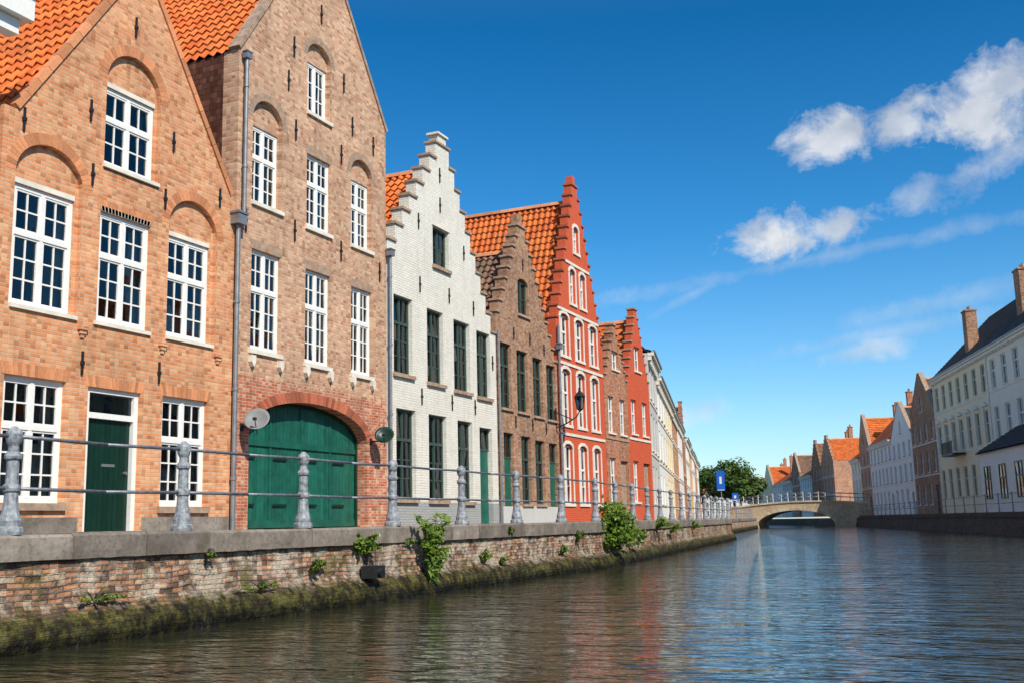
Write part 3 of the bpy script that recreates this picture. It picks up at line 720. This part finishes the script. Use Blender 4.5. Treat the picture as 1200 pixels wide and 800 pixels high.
ang=atan2(-cos(az2),sin(az2))
for nm,w,ze,kd,wl,rf,zr in [("brick_stepped_house",10,8.0,'step',M['pink'],M['tile'],11.8),("brown_stepped_house",9,7.6,'step',M['b6'],M['tile2'],11.8),("white_house",12,6.6,'para',M['white2'],M['slate'],9.2),("brown_house",9,7.5,'gable',M['b4'],M['tile2'],11.2),("blue_grey_house",12,6.5,'para',M['grey_r'],M['slate'],9),("white_house",14,6.4,'para',M['white2'],M['tile'],9.5),("orange_roof_house",14,6.8,'gable',M['cream'],M['tile'],11),("white_house",16,6.5,'para',M['white2'],M['tile'],10)]:
    t+=w
    house(nm,(bx-sin(az2)*t,by+cos(az2)*t,ZB),ang,w-.03,ze,kd,wl,rf,zr=zr,cols=max(3,int(w/2.3)),rows=3)
e=house("white_house",(-66,262,ZB),0,22,6.4,'para',M['white2'],M['tile'],zr=9.5,cols=8,rows=3)
house("brick_house",(-88,258,ZB),0,21.9,7,'para',M['pink'],M['tile'],zr=10.5,cols=8,rows=3)
# ================================================================== canal, ground, quays
mb=MB();S=900
mb.poly([(-S,-S,0),(S,-S,0),(S,S,0),(-S,S,0)]);mb.obj("canal_water",M['water'])
QL=[(-9.64,-40),(-9.64,27),(-14.2,63.5),(-16.2,63.6),(-26.3,131),(-29.5,140),(-42,168),(-76,252)]
QR=[(1.2-.2217*(y-60.4),y) for y in (-40,0,60.4,100,131)]+[(-17.3,142),(-24.6,160),(-57,256)]
gm=MB();zg=ZB-.03
def inset(p,d): return (p[0]+d,p[1])
L=[inset(p,-.3) for p in QL];Rr=[inset(p,.3) for p in QR]
for i in range(len(L)-1):
    gm.poly([(L[i][0],L[i][1],zg),(L[i+1][0],L[i+1][1],zg),(-S,L[i+1][1],zg),(-S,L[i][1],zg)])
for i in range(len(Rr)-1):
    gm.poly([(Rr[i][0],Rr[i][1],zg),(S,Rr[i][1],zg),(S,Rr[i+1][1],zg),(Rr[i+1][0],Rr[i+1][1],zg)])
gm.poly([(-S,252,zg),(-76.3,252,zg),(-76.3,S,zg),(-S,S,zg)]);gm.poly([(-76.3,256,zg-.004),(-56.7,256,zg-.004),(S,256,zg-.004),(S,S,zg-.004),(-76.3,S,zg-.004)])
gm.obj("ground",M['ground'],recalc=True)
def resample(path,step):
    out=[];s=0
    for a,b in zip(path[:-1],path[1:]):
        a=Vector(a);b=Vector(b);l=(b-a).length;n=max(1,int(l/step))
        for i in range(n): out.append((a+(b-a)*i/n,s+l*i/n))
        s+=l
    out.append((Vector(path[-1]),s));return out
def quay(name,path,side,prof,mat,step,amp,ztop):
    pts=resample(path,step);V=[];F=[];UV=[];k=len(prof)
    for i,(p,s) in enumerate(pts):
        a=pts[max(0,i-1)][0];b=pts[min(len(pts)-1,i+1)][0];d=(b-a).normalized();n=Vector((d.y,-d.x))*side
        for(o,z) in prof:
            q=Vector((p.x,p.y,z))
            nz=noise.fractal(q*1.7,1.,2.,4)*amp+noise.fractal(q*.5+Vector((9,0,0)),1,2,3)*amp
            if amp>.02: nz+=noise.noise(Vector((p.y*9,z*14,3)))*.008
            if z<.45: nz*=2.2
            oo=o+nz;zz=z+(noise.noise(q*2.3)*amp*1.2 if .05<z<1.0 else 0)
            V.append((p.x+n.x*oo,p.y+n.y*oo,zz));UV.append((s,z-o*.4))
    for i in range(len(pts)-1):
        for j in range(k-1):
            b=i*k+j;F.append((b,b+1,b+k+1,b+k))
    return mkobj(name,V,F,mat,None,uvs=UV,smooth=True,recalc=True)
prof=[(-.25,1.02),(-.06,1.0)]+[(-.06+.006*sin(i*1.7),1.0-.036*i) for i in range(1,16)]+[(-.035,.43),(.0,.38),(.05,.345),(.09,.3),(.12,.25),(.14,.2),(.16,.12),(.18,.04),(.2,-.1),(.2,-.6)]
near=[(-9.64,-12),(-9.64,27),(-14.2,63.5)]
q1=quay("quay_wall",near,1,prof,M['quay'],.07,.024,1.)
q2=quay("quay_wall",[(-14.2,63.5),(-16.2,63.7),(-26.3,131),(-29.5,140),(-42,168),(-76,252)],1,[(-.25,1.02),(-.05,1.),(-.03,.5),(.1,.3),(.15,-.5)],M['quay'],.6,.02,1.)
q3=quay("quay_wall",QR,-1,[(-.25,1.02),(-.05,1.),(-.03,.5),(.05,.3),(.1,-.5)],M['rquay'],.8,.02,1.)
def coping(name,path,side,L=1.15,w=.55,z0=.955,z1=1.245,mat=None):
    V=MB()
    for a,b in zip(path[:-1],path[1:]):
        a=Vector(a);b=Vector(b);l=(b-a).length;n=max(1,int(l/L));d=(b-a).normalized();nn=Vector((d.y,-d.x))*side
        for i in range(n):
            p=a+d*(l*i/n+.004);q=a+d*(l*(i+1)/n-.004)
            m=6;j=random.uniform(-.012,.012);jz=random.uniform(-.010,.006);bb=len(V.v);K=9
            for t in range(K):
                pt=p.lerp(q,t/(K-1))
                e=noise.noise(Vector((pt.x*4,pt.y*4,1)))*.010;f=noise.noise(Vector((pt.x*5,pt.y*5,7)))*.012
                o=j+e;zt=z1+jz+f*.5;ch=.03+abs(f)*1.2
                for (oo,z) in [(o-w,z0),(o,z0+f),(o+.006+e,z0+.09),(o+.006-f*.4,zt-ch),(o-ch,zt),(o-w,zt)]: V.v.append((pt.x+nn.x*oo,pt.y+nn.y*oo,z))
            for t in range(K-1):
                for k in range(m): V.f.append((bb+t*m+k,bb+t*m+(k+1)%m,bb+(t+1)*m+(k+1)%m,bb+(t+1)*m+k))
            V.f.append(tuple(range(bb+m-1,bb-1,-1)));V.f.append(tuple(range(bb+(K-1)*m,bb+K*m)))
    V.obj(name,mat or M['coping'],None,recalc=True)
coping("quay_coping",near,1);coping("quay_coping",[(-14.2,63.5),(-16.2,63.7),(-26.3,131)],1,L=2.)
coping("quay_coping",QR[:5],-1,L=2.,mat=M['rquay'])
def railing(name,pts_rail,prof,rails,z0,rr,pm,rm,n=12,parent=None):
    E=empty(name,(pts_rail[0][0],pts_rail[0][1],z0));o=Vector((pts_rail[0][0],pts_rail[0][1],z0))
    pb=MB();rb=MB()
    for p in pts_rail: pb.lathe((p[0]-o.x,p[1]-o.y,(p[2]-z0 if len(p)>2 else 0)),prof,n)
    for a,b in zip(pts_rail[:-1],pts_rail[1:]):
        za=a[2]-z0 if len(a)>2 else 0;zb=b[2]-z0 if len(b)>2 else 0
        for z in rails:
            sag=random.uniform(.0,.022)
            m=((a[0]+b[0])/2-o.x,(a[1]+b[1])/2-o.y,(za+zb)/2+z-sag)
            rb.tube((a[0]-o.x,a[1]-o.y,za+z),m,rr,8);rb.tube(m,(b[0]-o.x,b[1]-o.y,zb+z),rr,8)
    pb.obj("posts",pm,E,smooth=False);rb.obj("rails",rm,E,smooth=True);return E
pp=[(.155,0),(.16,.03),(.155,.07),(.125,.09),(.13,.15),(.115,.19),(.10,.24),(.085,.34),(.078,.45),(.10,.47),(.105,.50),(.10,.53),(.075,.55),(.07,.80),(.095,.82),(.10,.85),(.09,.88),(.065,.90),(.062,.96),(.085,1.0),(.098,1.05),(.098,1.10),(.085,1.13),(.05,1.15),(.035,1.17),(.0,1.18)]
pp=[(r*.93,z) for r,z in pp]
posts=[(-9.79,8.52+2.7286*i) for i in range(-5,7)]
posts=[p for p in posts if p[1]<27]
d=Vector((-4.56,36.5)).normalized()
lastp=Vector(posts[-1]);start=Vector((-9.79,27.0))
rem=2.7286-(27.0-lastp.y);q=start+d*rem
while q.y<63: posts.append((q.x,q.y));q=q+d*2.7286
railing("quay_railing",posts,pp,(1.07,.50),1.243,.021,M['post'],M['rail'])
sp=[(.06,0),(.06,.05),(.035,.07),(.035,1.0),(.05,1.02),(.0,1.08)]
f=[];a=Vector((-16.6,64.5));b=Vector((-26.6,130));n=26
for i in range(n+1): q=a+(b-a)*i/n;f.append((q.x,q.y))
railing("quay_railing",f,sp,(.98,.5),1.24,.02,M['post'],M['rail'],6)
f=[(1.2-.2217*(y-60.4)+.25,y) for y in [30+3*i for i in range(35)]]
railing("quay_railing",f,sp,(.98,.5),1.24,.02,M['post'],M['rail'],6)
# ------------------------------------------------------------------ bridge
BE=Bld("stone_arch_bridge",(-30.2,134,0),radians(-2))
BW=18.2
def deck(x): return 2.45+.55*sin(pi*min(1,max(0,x/BW)))
n=24;ax0,ax1=3.4,12.6
top=[(BW*i/n,deck(BW*i/n)) for i in range(n+1)]
arch=[((ax0+ax1)/2-(ax1-ax0)/2*cos(pi*i/16),.35+1.7*sin(pi*i/16)) for i in range(17)]
outer=[(0,-.5)]+[(ax0,-.5)]+arch+[(ax1,-.5),(BW,-.5)]+top[::-1]
mb=MB();panel(mb,outer,[],0,6);mb.obj("bridge_body",M['bridge2'],BE.e)
ab=MB();archring(ab,ax0,ax1,.35,1.7,.34,-.06,.1,nb=35,gap=.03);ab.obj("arch_ring",M['bridge'],BE.e)
cb=MB()
for yy in(-.12,5.8):
    for i in range(n):
        a,b=top[i],top[i+1];cb.prism([(a[0],a[1]+.003),(b[0],b[1]+.003),(b[0],b[1]+.2),(a[0],a[1]+.2)],yy,yy+.35)
cb.obj("bridge_coping",M['bridge'],BE.e)
for yy in(134.05,139.8):
    railing("bridge_railing",[(-30.2+BW*i/10,yy-.035*BW*i/10,deck(BW*i/10)+.2) for i in range(11)],sp,(.95,.5),0.,.03,M['wood'],M['rail'],6)
# ------------------------------------------------------------------ drainpipes, dishes, lantern
def pipe(name,u,z0,z1,jog=None,r=.05,js=1.):
    E=empty(name,(XF+.1,u,ZB));mb=MB()
    mb.tube((0,0,Z(z0)),(0,0,Z(z1)),r,10)
    z=z0+1
    while z<z1: mb.tube((0,0,Z(z)),(0,0,Z(z)+.06),r+.015,10);z+=1.8
    if jog: mb.box(-.1*js,.12*js,-.14*js,.14*js,Z(jog),Z(jog)+.22*js);mb.box(-.1*js,.14*js,-.17*js,.17*js,Z(jog)+.223*js,Z(jog)+.27*js)
    mb.obj("pipe",M['zinc'],E,smooth=False)
pipe("drainpipe",17.40,ZB,7.75,jog=7.5);pipe("drainpipe",17.58,7.8,11.25,jog=11.25,js=.6,r=.045)
pipe("drainpipe",23.60,ZB,8.4,jog=8.2,r=.04,js=.7);pipe("drainpipe",30.31,ZB,7.3,r=.035);pipe("drainpipe",35.54,ZB,8.3,jog=7.4,r=.045,js=.8)
def dish(name,u,z,r,mat):
    E=empty(name,(XF+.4,u,z));mb=MB();prof=[(0.001,0),(r*.4,.012),(r*.75,.045),(r,.09),(r*1.01,.085),(r*.75,.03),(r*.4,-.004),(0.001,-.015)]
    mb.lathe((0,0,0),prof,24);ob=mb.obj("dish",mat,E,smooth=True);ob.rotation_euler=(radians(60),0,radians(25))
    ab=MB();ab.tube((-.4,0,-.1),(-.1,0,-.1),.018);ab.tube((-.1,0,-.1),(-.04,0,0),.018);ab.tube((0,0,-r),(.12,-.25,.02),.01);ab.box(.09,.15,-.28,-.22,-.01,.05);ab.box(-.425,-.39,-.06,.06,-.18,-.02);ab.obj("bracket",M['iron'],E)
dish("satellite_dish",17.75,3.42,.26,M['dish']);dish("dark_green_wall_disc",22.78,3.42,.24,M['dgreen'])  # second one: unidentified dark green round object, built as a dish
E=empty("wall_lantern",(-13.05,35.3,5.15));lb=MB()
lb.tube((-.92,0,-.75),(-.92,0,.1),.03);lb.tube((-.92,0,-.6),(-.5,0,-.45),.022);lb.tube((-.5,0,-.45),(-.15,0,-.25),.022);lb.tube((-.15,0,-.25),(0,0,-.02),.022);lb.tube((-.92,0,-.05),(-.3,0,-.33),.018)
lb.lathe((0,0,0),[(.0,-.05),(.05,-.04),(.11,0),(.12,.03)],6)
for i in range(6):
    t=2*pi*i/6;lb.tube((.115*cos(t),.115*sin(t),.02),(.19*cos(t),.19*sin(t),.44),.012,5)
lb.lathe((0,0,.44),[(.2,0),(.215,.02),(.13,.14),(.06,.2),(.04,.28),(.06,.3),(0,.36)],6);lb.obj("lantern_frame",M['iron'],E)
gb=MB();gb.lathe((0,0,0),[(.105,.03),(.18,.44)],6);gb.obj("lantern_glass",M['glass'],E)
# ------------------------------------------------------------------ signs
def sign(name,loc,h,w,hh,rot=0):
    E=empty(name,loc,rot);mb=MB();mb.tube((0,0,0),(0,0,h),.05);mb.obj("pole",M['zinc'],E)
    mb=MB();mb.box(-w/2,w/2,-.08,-.055,h-hh,h);mb.obj("plate",M['blue'],E)
    mb=MB();mb.box(-w/2+.06,w/2-.06,-.086,-.081,h-hh+.06,h-hh+.12);mb.box(-.12,.12,-.087,-.081,h-hh*.65,h-hh*.3);mb.obj("white_marking",M['wood'],E)
sign("blue_direction_sign",(-26.0,112,ZB),5.0,.85,2.1);sign("blue_direction_sign",(-27.2,124,ZB),2.9,.7,.9)
# ------------------------------------------------------------------ vegetation
def leaf(mb,c,size,nrm,elong=1.6):
    n=nrm.normalized();a=n.orthogonal().normalized();a=Matrix.Rotation(random.uniform(0,2*pi),3,n)@a;b=n.cross(a)
    l=size*elong/2;w=size/2;c=Vector(c);k=len(mb.v)
    mb.v+=[tuple(c-a*l),tuple(c+b*w-n*size*.12),tuple(c+a*l),tuple(c-b*w-n*size*.12)];mb.f.append((k,k+1,k+2,k+3))
def rv(): 
    return Vector((random.gauss(0,1),random.gauss(0,1),random.gauss(0,1))).normalized()
def bush(name,c,rx,ry,rz,n,size,droop=0.,stems=14,mat=None):
    E=empty(name,c);mb=MB();sb=MB();base=Vector((-rx*.6,0,-rz*.6))
    cl=[]
    for i in range(stems):
        d=rv();d.z=abs(d.z)*.9-droop;d.x=abs(d.x)
        tip=Vector((d.x*rx,d.y*ry,d.z*rz*1.1))*random.uniform(.6,1.15);cl.append(tip)
        prev=base
        for k in range(1,5):
            q=base.lerp(tip,k/4)+Vector((0,0,.08*sin(pi*k/4)))+rv()*.01;sb.tube(prev,q,.008*(1.2-k*.2),4);prev=q
    for i in range(n):
        tip=random.choice(cl);t=random.random()**.6
        p=base.lerp(tip,t)+rv()*random.uniform(0,.22)*min(rx,rz)
        leaf(mb,p,size*random.uniform(.6,1.3),Vector((.4,-.3,1))+rv()*.9)
    sb.obj("stems",M['bark'],E);mb.obj("leaves",mat or M['leaf'],E)
bush("quay_shrub",(-9.9,28.9,1.1),.85,1.5,1.2,5200,.08,droop=.3,stems=54)
bush("quay_shrub",(-9.62,15.5,.95),.28,.40,.30,620,.055,droop=.2,stems=16)
for (x,y,z,a,b_,c,n_,s_) in [(-9.62,20.1,.6,.15,.2,.22,160,.05),(-9.6,20.9,.5,.13,.18,.18,140,.045),(-9.58,14.0,.66,.16,.4,.12,260,.04),(-9.6,8.1,.78,.12,.18,.12,150,.035),(-9.6,21.4,1.1,.1,.14,.14,100,.04),(-9.6,24.5,.6,.12,.3,.15,160,.045),(-10.7,36.5,1.15,.4,.8,.35,400,.06),(-11.0,39.5,.95,.3,.6,.3,300,.06),(-9.6,11.6,.93,.08,.1,.08,60,.03),(-9.6,25.6,.9,.15,.3,.2,160,.05),(-9.85,31.5,.75,.2,.5,.3,260,.06),(-12,46,1.0,.3,.9,.3,300,.07),(-9.56,9.6,.5,.1,.5,.06,160,.03),(-9.56,12.7,.45,.1,.6,.06,160,.03),(-9.6,17.0,.95,.08,.2,.08,60,.035)]:
    bush("fern_clump",(x,y,z),a,b_,c,n_,s_,droop=.15,stems=9)
E=empty("tall_weed",(-9.5,17.6,.2));mb=MB();sb=MB()
for i in range(15):
    tip=Vector((random.uniform(.0,.25),random.uniform(-.55,.5),random.uniform(.4,1.25)));prev=Vector((0,tip.y*.15,0))
    base=prev.copy()
    for k in range(1,9):
        t=k/8;q=base+Vector((tip.x*t,tip.y*t*t*1.05,tip.z*sin(t*1.45)));sb.tube(prev,q,.009*(1.15-t*.8),5)
        for j in range(5):
            leaf(mb,q+rv()*.05,.055*random.uniform(.7,1.4),Vector((.5,-.2,1))+rv()*.8,2.8)
        prev=q
sb.obj("stems",M['leafd'],E);mb.obj("leaves",M['leaf'],E)
def tree(name,loc,h,r,n,ls=.4):
    E=empty(name,loc);tb=MB();lb=MB()
    segs=6;prev=Vector((0,0,0))
    for k in range(segs):
        q=Vector((random.gauss(0,.08),random.gauss(0,.08),h*.6*(k+1)/segs));tb.tube(prev,q,.22*(1-k/segs*.6),7);prev=q
    cl=[]
    for i in range(16):
        d=rv();d.z=abs(d.z)*.9-.1;c=Vector((d.x*r,d.y*r,h*.58+d.z*h*.4));c=Vector((c.x*random.uniform(.5,1),c.y*random.uniform(.5,1),c.z));cl.append((c,random.uniform(.28,.5)*r))
        b0=Vector((0,0,h*random.uniform(.25,.55)));m=b0.lerp(c,.5)+Vector((0,0,.2));tb.tube(b0,m,.08,5);tb.tube(m,c,.04,5)
    for i in range(n):
        c,rr=random.choice(cl);d=rv();p=c+d*rr*random.uniform(.5,1.05);leaf(lb,p,ls*random.uniform(.6,1.3),d+Vector((0,0,.5))+rv()*.6,1.3)
    tb.obj("trunk_and_limbs",M['bark'],E);lb.obj("foliage",M['leafd'],E)
tree("leafy_tree",(-37.0,168,ZB),8.8,3.9,2800);tree("leafy_tree",(-41.5,172,ZB),8.0,3.6,2400);tree("leafy_tree",(-33.4,166,ZB),6.0,3.0,1800);tree("leafy_tree",(-45,180,ZB),7.5,3.6,1600)
E=empty("drain_outlet",(-9.5,15.6,.52));mb=MB();mb.box(-.15,.1,-.18,.18,-.12,.08);mb.tube((.05,0,-.02),(.16,0,-.04),.07,12);mb.obj("outlet",M['iron'],E)
# ================================================================== world
wd=bpy.data.worlds.new("World");SC.world=wd;wd.use_nodes=True;nt=wd.node_tree;nt.nodes.clear();g=G(nt)
sun_az=radians(123);sun_el=radians(42)
sky=g.n("ShaderNodeTexSky");sky.sky_type='NISHITA';sky.sun_disc=False;sky.sun_elevation=sun_el;sky.sun_rotation=sun_az;sky.air_density=1.0;sky.dust_density=.4;sky.ozone_density=2.
hs=g.n("ShaderNodeHueSaturation",{'Hue':.5,'Saturation':1.15,'Value':1.,'Color':sky.outputs[0]}).outputs[0]
D=g.n("ShaderNodeTexCoord").outputs['Generated'];sp_=g.n("ShaderNodeSeparateXYZ",{0:D}).outputs
tint=g.ramp(sp_[2],[(0.,(.68,.76,.88)),(.10,(.50,.72,.86)),(.26,(.18,.58,.78)),(.44,(.05,.46,.66)),(.75,(.72,.78,.80))])
hs=g.mix(1.,hs,tint,'MULTIPLY')
hs=g.n("ShaderNodeVectorMath",{0:hs,1:(1.55,1.55,1.55)},operation='MULTIPLY').outputs[0]
yy=g.m('MAXIMUM',sp_[1],.05);A=g.m('DIVIDE',sp_[0],yy);Bz=g.m('DIVIDE',sp_[2],yy)
uv=g.n("ShaderNodeCombineXYZ",{0:A,1:Bz}).outputs[0]
n1=g.noise(uv,18,7,.66,.3);n2=g.noise(uv,7,3,.55)
nn=g.m('ADD',g.m('MULTIPLY',g.m('SUBTRACT',n1,.5),3.1),g.m('MULTIPLY',g.m('SUBTRACT',n2,.5),1.6))
def blob(a0,b0,ra_,rb_,rot,op,soft=.7):
    x=g.m('SUBTRACT',A,a0);y=g.m('SUBTRACT',Bz,b0);c,s=cos(rot),sin(rot)
    xr=g.m('DIVIDE',g.m('ADD',g.m('MULTIPLY',x,c),g.m('MULTIPLY',y,s)),ra_);yr=g.m('DIVIDE',g.m('SUBTRACT',g.m('MULTIPLY',y,c),g.m('MULTIPLY',x,s)),rb_)
    r=g.m('SQRT',g.m('ADD',g.m('MULTIPLY',xr,xr),g.m('MULTIPLY',yr,yr)))
    v=g.m('ADD',g.m('SUBTRACT',1.,r),nn)
    return g.m('MULTIPLY',g.maprange(v,0.,soft,0.,1.),op)
bl=[blob(-.100,.350,.045,.030,.05,.8),blob(-.052,.354,.040,.028,.2,.7),blob(.015,.345,.055,.045,.3,.8),blob(.035,.372,.05,.035,.3,.7),blob(-.165,.256,.055,.030,.0,.9),blob(-.108,.264,.045,.022,.15,.75),blob(.01,.30,.10,.022,.33,.5,.9),
 blob(-.12,.237,.26,.010,.09,.30,1.2),blob(-.25,.215,.05,.006,.4,.25,1.2),blob(-.095,.148,.05,.014,.05,.45,.9),blob(-.27,.10,.05,.015,0,.4,.9),blob(-.08,.16,.14,.010,.1,.25,1.),blob(-.02,.185,.12,.012,.15,.2,1.)]
cl=bl[0]
for b in bl[1:]: cl=g.m('MAXIMUM',cl,b)
shade=g.ramp(g.noise(uv,20,4,.5),[(.38,(.56,.60,.66)),(.6,(.88,.88,.88))])
shade=g.n("ShaderNodeVectorMath",{0:shade,1:(8.4,8.4,8.4)},operation='MULTIPLY').outputs[0]
col=g.mix(cl,hs,shade)
bg=g.n("ShaderNodeBackground",{'Color':col,'Strength':.12});ow=g.n("ShaderNodeOutputWorld");nt.links.new(bg.outputs[0],ow.inputs[0])
sd=bpy.data.lights.new("sun","SUN");sd.energy=5.;sd.angle=radians(.5);sd.color=(1,.93,.82);so=bpy.data.objects.new("sun",sd);SC.collection.objects.link(so)
tosun=Vector((sin(sun_az)*cos(sun_el),cos(sun_az)*cos(sun_el),sin(sun_el)));so.rotation_euler=tosun.to_track_quat('Z','Y').to_euler();so.location=tosun*60
# ================================================================== camera
cd=bpy.data.cameras.new("camera");cd.sensor_width=36;cd.lens=36*1251.44/1200;cd.clip_end=2500;cd.clip_start=.05
co=bpy.data.objects.new("camera",cd);SC.collection.objects.link(co);SC.camera=co
Rm=Matrix.Rotation(.4165,4,'Z')@Matrix.Rotation(pi/2+.1688,4,'X')@Matrix.Rotation(-.024,4,'Z')
co.matrix_world=Matrix.Translation((0,0,1.23))@Rm
SC.view_settings.view_transform='Standard';SC.view_settings.look='None';SC.view_settings.exposure=0
